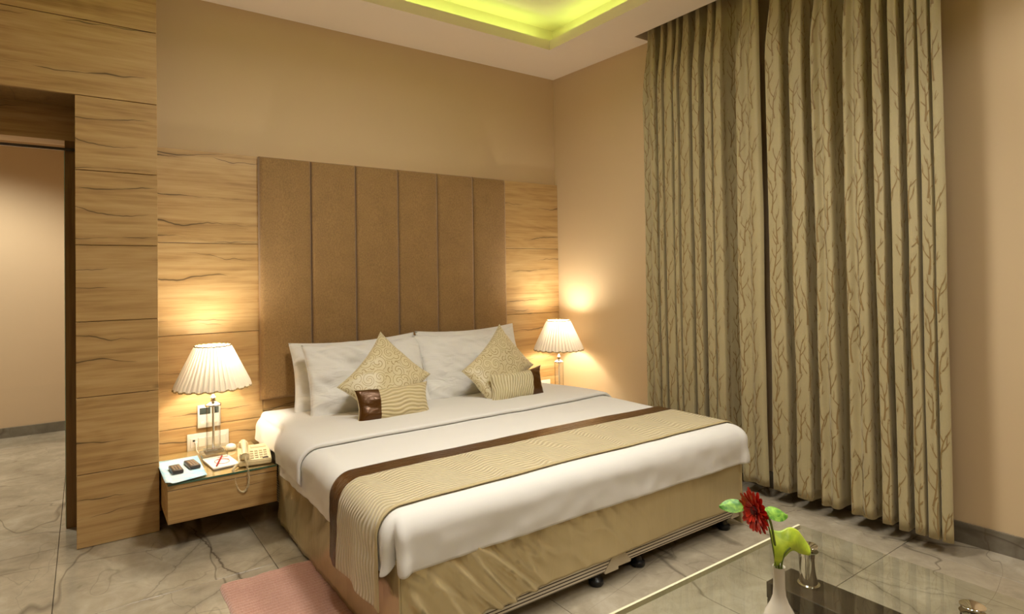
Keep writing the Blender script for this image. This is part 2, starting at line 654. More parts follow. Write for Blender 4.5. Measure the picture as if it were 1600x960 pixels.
def nz(x, y, z=0): return noise.noise(Vector((x, y, z)))


# shared box mesh pieces (panels, tiles)
def piece(name, parent, mat, size, loc, bevel=.0015, cache={}):
    key = (tuple(round(a, 4) for a in size), mat, bevel)
    if key not in cache:
        b = MB().box(-size[0]/2, size[0]/2, -size[1]/2, size[1]/2, -size[2]/2, size[2]/2, bevel, 1)
        o = b.build(name, mat, parent)
        cache[key] = o.data
    else:
        o = bpy.data.objects.new(name, cache[key]); COL.objects.link(o); o.parent = parent
    o.location = loc
    return o


# ================================================================== SETTING
WB = 3.72            # face of the oak cladding behind the bed
CZ = 2.818           # ceiling height
def wall_x(y): return 3.1165 + (WB-y)*.0395     # the right wall is slightly out of square

# floor: grout bed with marble tiles on it
floor = struct(MB().box(-3.2, 3.6, -1.7, 6.4, -.06, -.008).build('floor', 'grout'))
TS = .772
for i in range(-4, 5):
    for j in range(-2, 9):
        x0 = -.105 + i*TS; y0 = -.35 + j*TS - (.0)
        cx, cyy = x0+TS/2, y0+TS/2
        if not (-2.9 < cx < 3.9 and -1.9 < cyy < 6.6): continue
        if cyy > 4.2 and cx > .9: continue
        piece('tile', floor, 'marble', (TS-.0022, TS-.0022, .016), (cx, cyy, -.008), .0008)

# wall behind the bed: painted plaster above, oak laminate panels below
wall_back = struct(MB().box(.0, 3.5, 3.75, 3.95, 0, 3.3).build('wall_back', 'wall'))
WROW = [0, .426, .933, 1.439, 1.955]
for x0, x1 in ((.27, .847), (.847, 2.565), (2.565, 3.117)):
    for z0, z1 in zip(WROW, WROW[1:]):
        piece('wood_panel', wall_back, 'wood', (x1-x0-.0025, .03, z1-z0-.003), ((x0+x1)/2, WB+.015, (z0+z1)/2))

# projecting oak partition with the doorway in it
wall_left = struct(MB().box(-.033, .293, 3.452, 3.76, 0, 3.3).box(-2.6, -.033, 3.452, 3.70, 2.11, 3.3).build('wall_left', 'wood_jamb'))
PROW = [0, .339, .695, 1.047, 1.406, 1.757, 2.107]
for z0, z1 in zip(PROW, PROW[1:]):
    piece('wood_panel', wall_left, 'wood', (.330, .022, z1-z0-.003), (.130, 3.441, (z0+z1)/2))
for z0, z1 in ((2.107, 2.465), (2.465, 2.84)):
    piece('wood_panel', wall_left, 'wood', (2.6, .022, z1-z0-.003), (-1.005, 3.441, (z0+z1)/2))

# recessed door frame, sliding glass door, rail
door = empty('door_1', (-.6, 3.78, 0)); struct(door)
MB().box(-.080, .02, 3.755, 3.90, 0, 1.948, .001, 1).build('jamb', 'wood_jamb', door, world=True)
MB().box(-2.6, .02, 3.755, 3.90, 1.948, 2.3, .001, 1).build('header_panel', 'wood', door, world=True)
MB().box(-2.4, -.02, 3.735, 3.753, 1.895, 1.908).build('door_rail', 'dark_wood', door, world=True)
g = MB().box(-1.15, -.083, 3.765, 3.773, .004, 1.895).build('glass_pane', 'glass', door, world=True)
e_ = MB().box(-.083, -.078, 3.764, 3.774, .004, 1.895).build('glass_edge', 'glass_edge_pale', g)
e_.matrix_parent_inverse = Matrix.Translation(door.location).inverted() if False else Matrix()

# corridor beyond the doorway
wall_hall = struct(MB().box(-3.2, .6, 6.235, 6.4, 0, 2.75).box(.25, .4, 3.96, 6.235, 0, 2.75).box(-3.2, -3.0, 3.5, 6.235, 0, 2.75).build('wall_corridor', 'hall'))
struct(MB().box(-3.2, .25, 3.95, 6.4, 2.62, 2.75).build('ceiling_corridor', 'ceiling'))
struct(MB().box(-2.99, .24, 6.220, 6.235, 0, .078, .002, 1).build('baseboard_corridor', 'marble_dark'))

# right wall, out of square by two degrees
def rw(y, d=0): return (wall_x(y)+d, y)
wall_right = struct(MB().prism([rw(3.95), rw(-1.7), rw(-1.7, .2), rw(3.95, .2)], 'z', 0, 3.3).build('wall_right', 'wall'))
struct(MB().prism([rw(3.70, -.012), rw(-1.55, -.012), rw(-1.55, .01), rw(3.70, .01)], 'z', 0, .092).build('baseboard_right', 'marble_dark'))
struct(MB().box(-3.2, 3.6, -1.75, -1.55, 0, 3.3).build('wall_front', 'wall'))
struct(MB().box(-2.8, -2.6, -1.7, 3.6, 0, 3.3).build('wall_far_left', 'wall'))

# ceiling with a lit tray and a curtain pocket
TX0, TX1, TY0, TY1 = -.25, 2.676, .35, 3.252
LIP = .068
LT = CZ+LIP
c = MB()
PX = 3.0           # front edge of the curtain pocket
c.box(-2.7, TX0, -1.7, 3.80, CZ, LT)
c.box(TX1, PX, -1.7, 3.80, CZ, LT)
c.box(TX0, TX1, TY1, 3.80, CZ, LT)
c.box(TX0, TX1, -1.7, TY0, CZ, LT)
c.box(PX, 3.45, 2.755, 3.80, CZ, LT)
c.box(PX, 3.45, -1.7, .92, CZ, LT)
# cavity walls and upper slab
CV = .16
c.box(-2.7, TX0-CV, -1.7, 3.80, LT, 3.2)
c.box(TX1+CV, PX, -1.7, 3.80, LT, 3.2)
c.box(TX0-CV, TX1+CV, TY1+CV, 3.80, LT, 3.2)
c.box(TX0-CV, TX1+CV, -1.7, TY0-CV, LT, 3.2)
c.box(-2.7, 3.45, -1.7, 3.80, 3.04, 3.25)
c.box(PX, 3.45, 2.755, 3.80, LT, 3.1)
c.box(PX, 3.45, -1.7, .92, LT, 3.1)
struct(c.build('ceiling', 'ceiling'))

# ================================================================== LIGHT FITTINGS
def led(name, x0, x1, y0, y1, label):
    t = empty(name, ((x0+x1)/2, (y0+y1)/2, LT))
    MB().box(x0, x1, y0, y1, LT+.001, LT+.010).build('channel', 'white_plastic', t, world=True)
    d = .006
    MB().box(x0+d, x1-d, y0+d, y1-d, LT+.0102, LT+.016).build('diffuser', 'led', t, world=True)
    tag(t, label, 'light strip', 'cove light strips around the ceiling tray')
    return t
led('cove_light', TX0, TX1, TY1+.075, TY1+.105, 'yellow-green light strip in the ceiling cove along the headboard wall')
led('cove_light', TX1+.075, TX1+.105, TY0, TY1, 'yellow-green light strip in the ceiling cove along the curtain side')
led('cove_light', TX0-.105, TX0-.075, TY0, TY1, 'yellow-green light strip in the ceiling cove above the doorway side')
led('cove_light', TX0, TX1, TY0-.105, TY0-.075, 'yellow-green light strip in the ceiling cove opposite the headboard')


def downlight(x, y, z, power, label, size=120, blend=.8, col=WARM, aim=None):
    t = empty('downlight', (x, y, z))
    b = MB(); b.lathe([(.050, -.001), (.048, -.006), (.036, -.004), (.036, .0)], 28); b.build('trim_ring', 'steel', t, True)
    b = MB(); b.disc(.035, -.002, 24, flip=True); b.build('lens', 'downlight', t)
    L = bpy.data.lights.new('downlight_lamp', 'SPOT')
    L.energy = power; L.color = col; L.spot_size = math.radians(size); L.spot_blend = blend; L.shadow_soft_size = .09
    lo = bpy.data.objects.new('downlight_lamp', L); COL.objects.link(lo)
    lo.parent = t; lo.location = (0, 0, -.02)
    if aim:
        lo.rotation_euler = (Vector(aim)-Vector((x, y, z))).to_track_quat('-Z', 'Y').to_euler()
    tag(t, label, 'ceiling light', 'recessed ceiling downlights')
    return t


downlight(-.75, 2.2, CZ, CEIL_FILL_SPOT*.15, 'added unseen fill downlight in the ceiling on the doorway side, nearer the headboard wall')  # bedroom downlights are unseen, added to light the room
downlight(-.75, .6, CZ, CEIL_FILL_SPOT*.35, 'added unseen fill downlight in the ceiling on the doorway side, farther from the headboard wall')
downlight(2.82, .45, CZ, CEIL_FILL_SPOT*.6, 'added unseen fill downlight in the ceiling near the right wall')
downlight(.6, -.3, CZ, CEIL_FILL_SPOT, 'added unseen fill downlight in the ceiling behind the coffee table, doorway side')
downlight(2.0, -.3, CZ, CEIL_FILL_SPOT, 'added unseen fill downlight in the ceiling behind the coffee table, curtain side')
downlight(-.95, 5.1, 2.62, HALL_SPOT, 'recessed round downlight in the corridor ceiling', 140, .5)

for tx, ty, tn in ((.45, 1.35, 'doorway side, nearer the headboard'), (2.05, 1.35, 'curtain side, nearer the headboard'), (.45, .75, 'doorway side, farther from the headboard'), (2.05, .75, 'curtain side, farther from the headboard')):  # unseen spots added in the tray, leaving the upper walls dimmer
    downlight(tx, ty, 3.039, TRAY_FILL_SPOT*(.7 if tx < 1 else 1.05), 'added unseen fill downlight inside the ceiling tray, ' + tn, 104, .9)
t = empty('tray_fill_light', (1.2, 1.75, 3.035))  # unseen flush light added as soft fill for the whole room
b = MB(); b.lathe([(.26, 0), (.26, -.035), (.245, -.045), (.235, -.03)], 40); b.build('rim', 'steel', t, True)
b = MB(); b.disc(.238, -.035, 40, flip=True); b.build('diffuser', 'downlight', t)
L = bpy.data.lights.new('tray_fill_lamp', 'AREA'); L.shape = 'DISK'; L.size = .46; L.energy = TRAY_FILL; L.color = WARM; L.spread = math.radians(160)
lo = bpy.data.objects.new('tray_fill_lamp', L); COL.objects.link(lo); lo.parent = t; lo.location = (0, 0, -.05)
tag(t, 'added unseen round fill light in the middle of the ceiling tray', 'ceiling light')

# ================================================================== HEADBOARD
HBX = [.828, 1.127, 1.41, 1.704, 1.997, 2.289, 2.574]
hb = empty('headboard', (1.70, WB, .53))
tag(hb, 'tall brown upholstered headboard of six vertical padded panels on the oak wall', 'headboard')
for x0, x1 in zip(HBX, HBX[1:]):
    w = x1-x0
    def f(u, v, x0=x0, x1=x1):
        # padded front: rounded at the edges
        ex = min(u, 1-u)*(x1-x0); ez = min(v, 1-v)*1.42
        r = .022
        d = 0
        for e in (ex, ez):
            q = max(0, 1-e/r)
            d += r*(1-sqrt(max(0, 1-q*q)))
        puff = .006*sin(pi*u)*min(1, sin(pi*v)*6)
        return Vector((x0+.001+u*(w-.002), 3.668+min(d, .022)-puff, .53+v*1.42))
    b = MB()
    us = [0, .01, .025, .05, .08, .2, .35, .5, .65, .8, .92, .95, .975, .99, 1]
    vs_ = [0, .001, .004, .008, .016, .1, .3, .5, .7, .9, .984, .992, .996, .999, 1]
    rows = [[b.bm.verts.new(f(u, v)) for u in us] for v in vs_]
    for A, B in zip(rows, rows[1:]):
        for i in range(len(us)-1): b.bm.faces.new((A[i], A[i+1], B[i+1], B[i]))
    # sides
    border = rows[0][:] + [r[-1] for r in rows[1:]] + rows[-1][-2::-1] + [r[0] for r in rows[-2:0:-1]]
    back = [b.bm.verts.new((v.co.x, WB-.001, v.co.z)) for v in border]
    n = len(border)
    for i in range(n):
        j = (i+1) % n
        b.bm.faces.new((border[j], border[i], back[i], back[j]))
    b.build('padded_panel', 'headboard', hb, True, True, angle=60)

# ================================================================== BED
def divan(x0, x1, y0, y1, z0, z1, label, guards):
    t = empty('divan_base', ((x0+x1)/2, (y0+y1)/2, 0))
    MB().box(x0, x1, y0, y1, z0, z1, .012, 3).build('body', 'ticking', t, True, True)
    for side in guards:
        xs = x1 if side > 0 else x0
        s = -side
        b = MB()
        b.prism([(xs+.002*side, z0-.002), (xs+.002*side, z0+.075), (xs+s*.018, z0+.070), (xs+s*.075, z0+.004), (xs+s*.07, z0-.002)], 'y', y0-.003, y0+.02)
        b.box(min(xs+.003*side, xs-.004*side), max(xs+.003*side, xs-.004*side), y0-.002, y0+.08, z0-.002, z0+.07)
        b.build('corner_guard', 'guard', t, world=True)['label'] = 'beige corner guard'
    for cx in (x0+.14, x1-.10):
        for cyy in (y0+.022, y1-.1):
            b = MB()
            b.lathe([(.0, .0), (.026, .0), (.031, .007), (.030, .020), (.018, .027), (.012, z0-.001), (.022, z0), (0, z0)], 20, (cx, cyy, 0))
            b.build('caster', 'black', t, True, True)
    tag(t, label, 'bed base', 'bed base halves')
    return t

divan(.83, 1.752, 1.750, 3.6, .042, .325, 'striped divan bed base half on black casters, on the doorway side', (1, -1))
divan(1.762, 2.60, 1.758, 3.6, .048, .325, 'striped divan bed base half on black casters, on the curtain side', (-1, 1))

# skirt
sk = empty('bed_skirt', (1.70, 2.6, .32))
tag(sk, 'gold satin bed skirt hanging around the divan bases', 'bed skirt')
def side_panel(xs, sgn):
    def f(u, v):
        y = 1.734 + u*1.518
        z = .345*(1-v) + .018*v
        if sgn < 0: z = .345*(1-v) + (.018+.006*sin(y*9))*v
        w = .002*sin(y*21+2*nz(y*2, 0, 3)) + .005*nz(y*8, z*5, 1.3) + .010*max(0, 1-abs(nz(y*5.5+z*3, z*4, 8))*2.8)**2*(1-.6*v)
        w += .010*v + .006*nz(y*3.2+z*5, z*6, 9)
        w *= smooth01(1.734, 1.80, y)
        x = xs + sgn*(w + .004)
        if u > .93: x -= sgn*.05*((u-.93)/.07)**2
        return Vector((x, y, z))
    MB_ = MB(); MB_.grid(f, 120, 16)
    o = MB_.build('side_panel', 'gold_satin', sk, True, True, angle=180)
    so = o.modifiers.new('thick', 'SOLIDIFY'); so.thickness = .003
side_panel(.800, -1)
side_panel(2.585, 1)
def f(u, v):
    x = .792 + u*1.806
    hem = .090 + .022*smooth01(1.0, 1.9, x) - .014*smooth01(2.0, 2.6, x) + .006*sin(x*6)
    z = .345*(1-v) + hem*v
    k = 1-smooth01(1.05, 2.1, x)
    s_ = x + .9*(z-.2)
    rid = lambda q: max(0, 1-abs(q)*2.6)**2
    w = k*(.030*rid(nz(s_*7.5, z*2.2, 4.2)) + .014*rid(nz(s_*15+5, z*4, 1.1)) + .006*nz(s_*12, z*3, 2.2)) + .004*nz(x*4, z*3, 7)
    gather = k*.008*sin(x*60+3*nz(x*4, 0, 0))*exp(-((v-.05)/.18)**2)
    w *= smooth01(.792, .86, x); gather *= smooth01(.792, .86, x)
    y = 1.752 - .006 - (w+gather)*(.3+.7*min(1, v*2)) - .010*v
    return Vector((x, y, z))
b = MB(); b.grid(f, 220, 26)
o = b.build('foot_panel', 'gold_satin', sk, True, True, angle=180)
so = o.modifiers.new('thick', 'SOLIDIFY'); so.thickness = .003
# seam piping at the near corner
MB().tube([(.7915, 1.739-.0004*i, .335-.0128*i) for i in range(20)], .0035, 6).build('piping', 'trim_gold', sk, True, True)

# duvet: a cloth laid over a box with rounded shoulders
R0 = .078
XL, XR, YF = .752+R0, 2.640-R0, 1.722+R0
def ztop(x, y): return .492 - .035*smooth01(2.75, 3.5, y) + .004*nz(x*2.3, y*2.3, 5) + .004*sin(pi*max(0, min(1, (x-XL)/(XR-XL))))
def cloth(a, b_, off=0.0, wr=1.0):
    ox = a-XR if a > XR else (a-XL if a < XL else 0)
    oy = b_-YF if b_ < YF else 0
    d = max(abs(ox), abs(oy))
    x, y = max(XL, min(XR, a)), max(YF, b_)
    z0 = ztop(x, y)
    if d == 0:
        n = .0025*nz(a*7, b_*7, 2)*wr
        return Vector((x, y, z0+off+n))
    hyp = sqrt(ox*ox+oy*oy); dx, dy = ox/hyp, oy/hyp
    R = R0+off
    if d < R*pi/2: h, v = R*sin(d/R), R*(1-cos(d/R))
    else: h, v = R, R+(d-R*pi/2)
    t = min(1, v/.18)
    # soft wrinkles on the hanging part
    if abs(oy) >= abs(ox): s_ = a
    else: s_ = b_+9
    wv = (.010*nz(s_*5, t*2.0, 1) + .005*nz(s_*15, t*3, 6))*t*wr
    if ox < 0 and abs(ox) > abs(oy): wv *= 1.3
    # tucked crease at the near foot corner
    if ox < 0 and oy < 0:
        th = math.atan2(-oy, -ox)
        wv -= .036*exp(-((th-.80)/.13)**2)*t*wr
        wv += .020*exp(-((th-.42)/.22)**2)*t*wr + .022*exp(-((th-1.2)/.24)**2)*t*wr
        v -= .024*exp(-((th-.80)/.16)**2)*t*wr
    h += wv
    if ox > 0 and oy < 0: h *= 1+.30*abs(2*dx*dy)**1.5
    p = Vector((x+dx*h, y+dy*h, z0+off-v))
    if ox < 0:
        p.x += .050*smooth01(2.95, 3.2, b_)*min(1, d/R0)
    return p

D = .226
def f(u, v):
    a = XL-D + u*(XR-XL+2*D); b_ = YF-D + v*(3.615-YF+D)
    # concentrate samples near the edges
    return cloth(a, b_)
def conc(u, k=.5):   # denser near 0 and 1
    return u - k*sin(2*pi*u)/(2*pi)
b = MB(); b.grid(lambda u, v: f(conc(u, .65), v*v*.45+v*.55), 190, 130, lambda u, v: (u, v))
duvet = b.build('duvet', 'linen', None, True, angle=180)
so = duvet.modifiers.new('thick', 'SOLIDIFY'); so.thickness = .010; so.offset = -1
tag(duvet, 'white duvet over the mattress, hanging down the sides and foot of the bed', 'duvet')
# turned-down sheet near the pillows, with a rolled front edge
def f(u, v):
    a = XL-.20 + conc(u, .65)*(XR-XL+.40)
    e = 2.622 + .035*smooth01(1.9, 2.6, a) + .012*nz(a*3, 0, 8)
    if v < .12:
        ph = (v/.12)*pi       # roll
        return cloth(a, e+.013-.013*sin(ph), .002+.010*(1-cos(ph))/1.0, .9)
    return cloth(a, e+.013+(v-.12)/.88*(3.61-e-.013), .022, 1.2)
b = MB(); b.grid(f, 150, 70)
o = b.build('folded_sheet', 'linen', duvet, True, angle=180)

# runner
run = empty('bed_runner', (1.70, 2.02, .5))
tag(run, 'cream and brown bed runner laid across the foot of the white duvet', 'bed runner')
RL, RR = XL-.355, XR+.30
def runner_piece(b0, b1, off, mat, name, nv):
    def f(u, v):
        a = RL + conc(u, .55)*(RR-RL)
        k = max(0, (XL-a))*.16
        bb = b0 + (b1-b0)*v
        bb = 2.02 + (bb-2.02)*(1+k*.3)
        p = cloth(a, bb, off, .55)
        dro = max(0, XL-a-.12)
        # the hanging end flares a little and curls
        p.x -= .035*dro + .006*sin(bb*30)*min(1, dro*6)
        p.y += -.10*dro*(1-v) if name != 'brown_band' else 0
        return p
    b = MB(); b.grid(f, 230, nv, lambda u, v: (RL+conc(u, .55)*(RR-RL), b0+(b1-b0)*v))
    o = b.build(name, mat, run, True, True, angle=180)
    so = o.modifiers.new('thick', 'SOLIDIFY'); so.thickness = .004; so.offset = 0
    return o
runner_piece(1.812, 2.142, .0075, 'quilt', 'quilted_panel', 36)
o = runner_piece(2.140, 2.238, .0075, 'brown_satin', 'brown_band', 12); o['label'] = 'brown satin band along the runner'
o = runner_piece(1.800, 1.814, .0080, 'trim_gold', 'edge_trim', 3)


# pillows and cushions
def pillow(name, c, wv, hv, thick, mat, label, cat, group, pinch=.06, splits=None, seed=0, sag=0, n=56, zmin=0, crease=2.2, roll=0):
    """c centre, wv/hv half-extent vectors; splits = [(u0,u1,mat,partname)]"""
    c, wv, hv = Vector(c), Vector(wv), Vector(hv)
    nrm = wv.cross(hv).normalized()
    if nrm.y > 0: nrm = -nrm
    Wl, Hl = wv.length, hv.length
    root = empty(name, c)
    def surf(u, v, sd):
        px = u*(1-pinch*(1-abs(u)**2.0*0)*(1-v*v)*abs(u)**6)     # edges bow in between the corners
        py = v*(1-pinch*1.3*(1-u*u)*abs(v)**6)
        prof = max(0, (1-abs(u)**2.6))**.55*max(0, (1-abs(v)**2.6))**.55
        bulge = thick*prof*(1+.10*nz(u*1.7+seed, v*1.7, seed))
        q_ = (1-.75*prof)*prof**.25
        wr = crease*(.016*prof*nz(u*2.2+v*1.6+seed*3, v*1.4-u*.9, seed+4) + .013*q_*nz(u*4.5+v*3.5+seed*3, v*1.2-u*1.2, seed+7) + .008*prof*abs(nz(u*5+v*4+seed, v*1.5-u*2, seed+2)))
        p = wv*px + hv*py + nrm*(sd*(bulge+wr))
        if zmin and c.z+p.z < zmin: p.z = zmin-c.z + .15*(c.z+p.z-zmin)
        if sag: p += hv*(-sag*(1-u*u)*max(0, v)**2)
        return p
    def mesh(u0, u1):
        b = MB()
        for sd in (1, -1):
            b.grid(lambda s, t: surf(u0+(u1-u0)*s if True else 0, -1+2*t, sd), max(6, int(n*(u1-u0)/2)), n,
                   lambda s, t: ((u0+(u1-u0)*s)*Wl, (-1+2*t)*Hl))
        bmesh.ops.remove_doubles(b.bm, verts=b.bm.verts, dist=1e-5)
        return b
    for u0, u1, m_, pn in (splits or [(-1, 1, mat, 'cover')]):
        o = mesh(u0, u1).build(pn, m_, root, True, angle=180)
    # welt around the rim
    rim = []
    for i in range(40): rim.append(surf(-1+2*i/40, -1, 1))
    for i in range(40): rim.append(surf(1, -1+2*i/40, 1))
    for i in range(40): rim.append(surf(1-2*i/40, 1, 1))
    for i in range(41): rim.append(surf(-1, 1-2*i/40, 1))
    MB().tube(rim, .0022, 5).build('seam', splits[0][2] if splits else mat, root, True)
    return tag(root, label, cat, group)

PG = 'white bed pillows against the headboard'
pillow('pillow', (1.350, 3.515, .660), (.395, -.010, .006), (.010, .080, .202), .060, 'pillow', 'white pillow leaning at the back of the bed, on the doorway side, mostly hidden', 'pillow', PG, seed=1, sag=.04)
pillow('pillow', (2.165, 3.510, .670), (.395, .000, .003), (-.002, .080, .206), .060, 'pillow', 'white pillow leaning at the back of the bed, on the curtain side, mostly hidden', 'pillow', PG, seed=2, sag=.04)
pillow('pillow', (1.352, 3.345, .655), (.366, -.008, .000), (.008, .110, .200), .068, 'pillow', 'white pillow in front, leaning behind the diamond cushion nearest the doorway', 'pillow', PG, seed=3, sag=.05)
pillow('pillow', (2.070, 3.345, .664), (.390, .006, .004), (.008, .110, .202), .068, 'pillow', 'white pillow in front, leaning behind the diamond cushion nearest the curtains', 'pillow', PG, seed=4, sag=.06)

DG = 'gold damask cushions standing on a corner'
# diamonds: half vectors run to the mid-sides, so corner = w+h
def diamond(top, left, right, bottom, label, seed):
    T_, L_, R_, B_ = map(Vector, (top, left, right, bottom))
    c = (L_+R_)/2*.5 + (T_+B_)/2*.5
    w = ((T_-L_)+(R_-B_))/4
    h = ((T_-R_)+(L_-B_))/4
    pillow('cushion', c, w, h, .055, 'scroll', label, 'cushion', DG, seed=seed, pinch=.11, zmin=.493, crease=.5)
diamond((1.407, 3.300, .920), (1.070, 3.095, .656), (1.620, 3.100, .666), (1.300, 2.915, .420), 'gold scroll-patterned square cushion standing on its corner, behind the brown-left small cushion', 5)
diamond((2.240, 3.295, .912), (1.830, 3.095, .662), (2.362, 3.085, .650), (1.955, 2.90, .410), 'gold scroll-patterned square cushion standing on its corner, behind the brown-right small cushion', 6)

SG = 'small oblong cream and brown cushions'
pillow('cushion', (1.318, 2.935, .572), (.2075, .000, -.001), (.008, .040, .084), .050, 'cushion_quilt', 'small oblong cream quilted cushion with brown satin left end, on the doorway side', 'cushion', SG, seed=8,
       splits=[(-.42, 1, 'cushion_quilt', 'cover'), (-1, -.42, 'brown_satin', 'brown_end')], n=40, pinch=.09, crease=.4, zmin=.493)
pillow('cushion', (2.118, 2.935, .572), (.2020, .003, .007), (.016, .040, .086), .050, 'cushion_quilt_upright', 'small oblong cream quilted cushion with brown satin right end, on the curtain side', 'cushion', SG, seed=9,
       splits=[(-1, .47, 'cushion_quilt_upright', 'cover'), (.47, 1, 'brown_satin', 'brown_end')], n=40, pinch=.13, crease=.4, zmin=.493, sag=.08)

# ================================================================== NIGHTSTANDS
NZ = .304
def nightstand(x0, x1, y0, label):
    t = empty('nightstand', ((x0+x1)/2, 3.72, .12))
    MB().box(x0, x1, y0+.018, 3.715, .122, .268, .001, 1).build('body', 'wood', t, world=True)
    MB().box(x0, x1, y0, y0+.017, .12, .271, .001, 1).build('drawer_front', 'wood', t, world=True)
    MB().box(x0, x1, y0, 3.715, .274, .2955, .001, 1).build('top_board', 'wood', t, world=True)
    g = MB().box(x0+.001, x1-.001, y0-.001, 3.712, .2957, NZ, .0005, 1).build('glass_top', 'glass', t, world=True)
    MB().box(x0+.001, x1-.001, y0-.0035, y0-.0012, .2957, NZ).build('glass_edge', 'glass_edge_green', t, world=True)
    return tag(t, label, 'nightstand', 'wall-hung oak nightstands')
nightstand(.303, .780, 3.15, 'floating oak nightstand with glass top beside the bed, carrying the telephone')
nightstand(2.68, 3.10, 3.2, 'floating oak nightstand behind the bed, under the far lamp')

# ================================================================== LAMPS
def table_lamp(loc, label):
    t = empty('table_lamp', loc)
    # acrylic base block
    MB().box(-.060, .060, -.060, .060, 0, .026, .004, 2).build('base', 'crystal', t, True)
    MB().box(-.044, .044, -.044, .044, .0262, .040, .004, 2).build('base_step', 'crystal', t, True)
    b = MB(); b.lathe([(.034, .0405), (.034, .268)], 10); b.build('glass_column', 'crystal', t, False)
    b = MB(); b.tube([(0, 0, .041), (0, 0, .27)], .0062, 12); b.build('rod', 'chrome', t, True)
    b = MB(); b.lathe([(0, .268), (.040, .268), (.040, .276), (.026, .284), (.013, .290), (.010, .305), (.016, .312), (.010, .319), (.008, .335), (.012, .34), (.012, .40), (0, .40)], 24)
    b.build('collar', 'chrome', t, True)
    npl = 44
    def rf(r, z, a):
        tz = (z-.368)/.216
        tri = abs(((a*npl/(2*pi)) % 1)*2-1)
        return r*(1+(.055 if 0 < tz < 1 else .03)*(tri-.5)*1.6)
    b = MB()
    b.lathe([(.184-(.098)*i/10, .368+.216*i/10) for i in range(11)], npl*4, rfun=rf)
    o = b.build('shade', 'shade', t, True, angle=180)
    b = MB()
    b.tube([((.184+.003*sin(npl*a_))*cos(a_), (.184+.003*sin(npl*a_))*sin(a_), .366+.0035*sin(npl/2*a_)) for a_ in [2*pi*i/264 for i in range(265)]], .0042, 6)
    b.build('bottom_braid', 'shade_trim', t, True)
    b = MB()
    b.tube([(.0865*cos(2*pi*i/80), .0865*sin(2*pi*i/80), .583+.0018*sin(i*1.57)) for i in range(81)], .0035, 6)
    b.build('top_braid', 'shade_trim', t, True)
    # wire spider that carries the shade
    b = MB()
    for k in range(3):
        a_ = 2*pi*k/3+.4
        b.tube([(0.010*cos(a_), .010*sin(a_), .545), (.084*cos(a_), .084*sin(a_), .580)], .0012, 5)
    b.tube([(0, 0, .40), (0, 0, .545)], .0028, 8)
    b.build('spider', 'chrome', t, True)
    b = MB(); b.lathe([(0, .405), (.010, .408), (.013, .43), (.026, .455), (.030, .478), (.024, .498), (.010, .508), (0, .51)], 20)
    b.build('bulb', 'bulb', t, True)
    L = bpy.data.lights.new('lamp_light', 'POINT'); L.energy = BULB; L.color = LAMP_WARM; L.shadow_soft_size = .042
    lo = bpy.data.objects.new('lamp_light', L); COL.objects.link(lo); lo.parent = t; lo.location = (0, 0, .522)
    tag(t, label, 'table lamp', 'bedside lamps')
    return t
lampA = table_lamp((.548, 3.495, NZ), 'lit table lamp with pleated white shade and clear column, beside the telephone')
lampB = table_lamp((2.905, 3.480, NZ), 'lit table lamp with pleated white shade in the far corner by the right wall')
# cord of the near lamp to the switch plate
pts = []
for i in range(25):
    s_ = i/24
    pts.append((-.075+.030*s_-.0, .208-.165*s_, .052*(1-s_)**2*1.0+.004))
pts = [(-.055, .212, .035), (-.055, .196, .034), (-.057, .180, .020), (-.058, .165, .006), (-.058, .12, .004), (-.05, .08, .004), (-.04, .058, .006)]
MB().tube(pts, .0022, 6).build('cord', 'white_plastic', lampA, True)
MB().box(-.062, -.048, .194, .2125, .028, .042, .002, 1).build('plug', 'white_plastic', lampA)

# ================================================================== WALL FITTINGS
t = empty('thermostat', (.560, WB, .478))
tag(t, 'white wall thermostat with dark screen behind the near lamp', 'thermostat')
MB().box(-.058, .058, -.020, -.0005, -.062, .062, .004, 2).build('body', 'white_plastic', t, True)
MB().box(-.048, .006, -.0215, -.019, .012, .048, .001, 1).build('screen', 'lcd', t)
MB().box(.012, .048, -.0215, -.019, .012, .048, .001, 1).build('label_panel', 'lcd', t)
for i in range(4):
    MB().box(-.044+.024*i, -.028+.024*i, -.0225, -.019, -.040, -.028, .001, 1).build('button', 'white_plastic', t)

t = empty('switch_plate', (.556, WB, .338))
tag(t, 'wide white switch plate on the oak wall above the near nightstand', 'switch plate')
MB().box(-.105, .105, -.010, -.0005, -.049, .049, .003, 2).build('plate', 'white_plastic', t, True)
for i, x0 in enumerate((-.050, -.016, .018)):
    MB().box(x0, x0+.031, -.0145, -.009, -.026, .026, .002, 1).build('rocker_switch', 'white_plastic', t)
s_ = MB().box(-.090, -.054, -.0125, -.009, -.026, .026, .0015, 1).build('socket', 'white_plastic', t)
MB().box(-.078, -.066, -.0135, -.012, .008, .017).build('port', 'dark_hole', s_)
MB().box(.054, .090, -.0125, -.009, -.026, .026, .0015, 1).build('blank_module', 'white_plastic', t)

t = empty('wall_socket', (2.962, WB, .357))
tag(t, 'white square wall socket beside the far lamp', 'wall socket')
MB().box(-.045, .045, -.009, -.0005, -.045, .045, .003, 2).build('plate', 'white_plastic', t, True)
for hx, hz, r in ((0, .013, .006), (-.012, -.010, .0045), (.012, -.010, .0045)):
    b = MB(); b.lathe([(0, 0), (r, 0), (r, .002)], 12); 
    bmesh.ops.rotate(b.bm, verts=b.bm.verts, matrix=Matrix.Rotation(pi/2, 3, 'X'))
    b.build('pin_hole', 'dark_hole', t, loc=(hx, -.0092, hz))

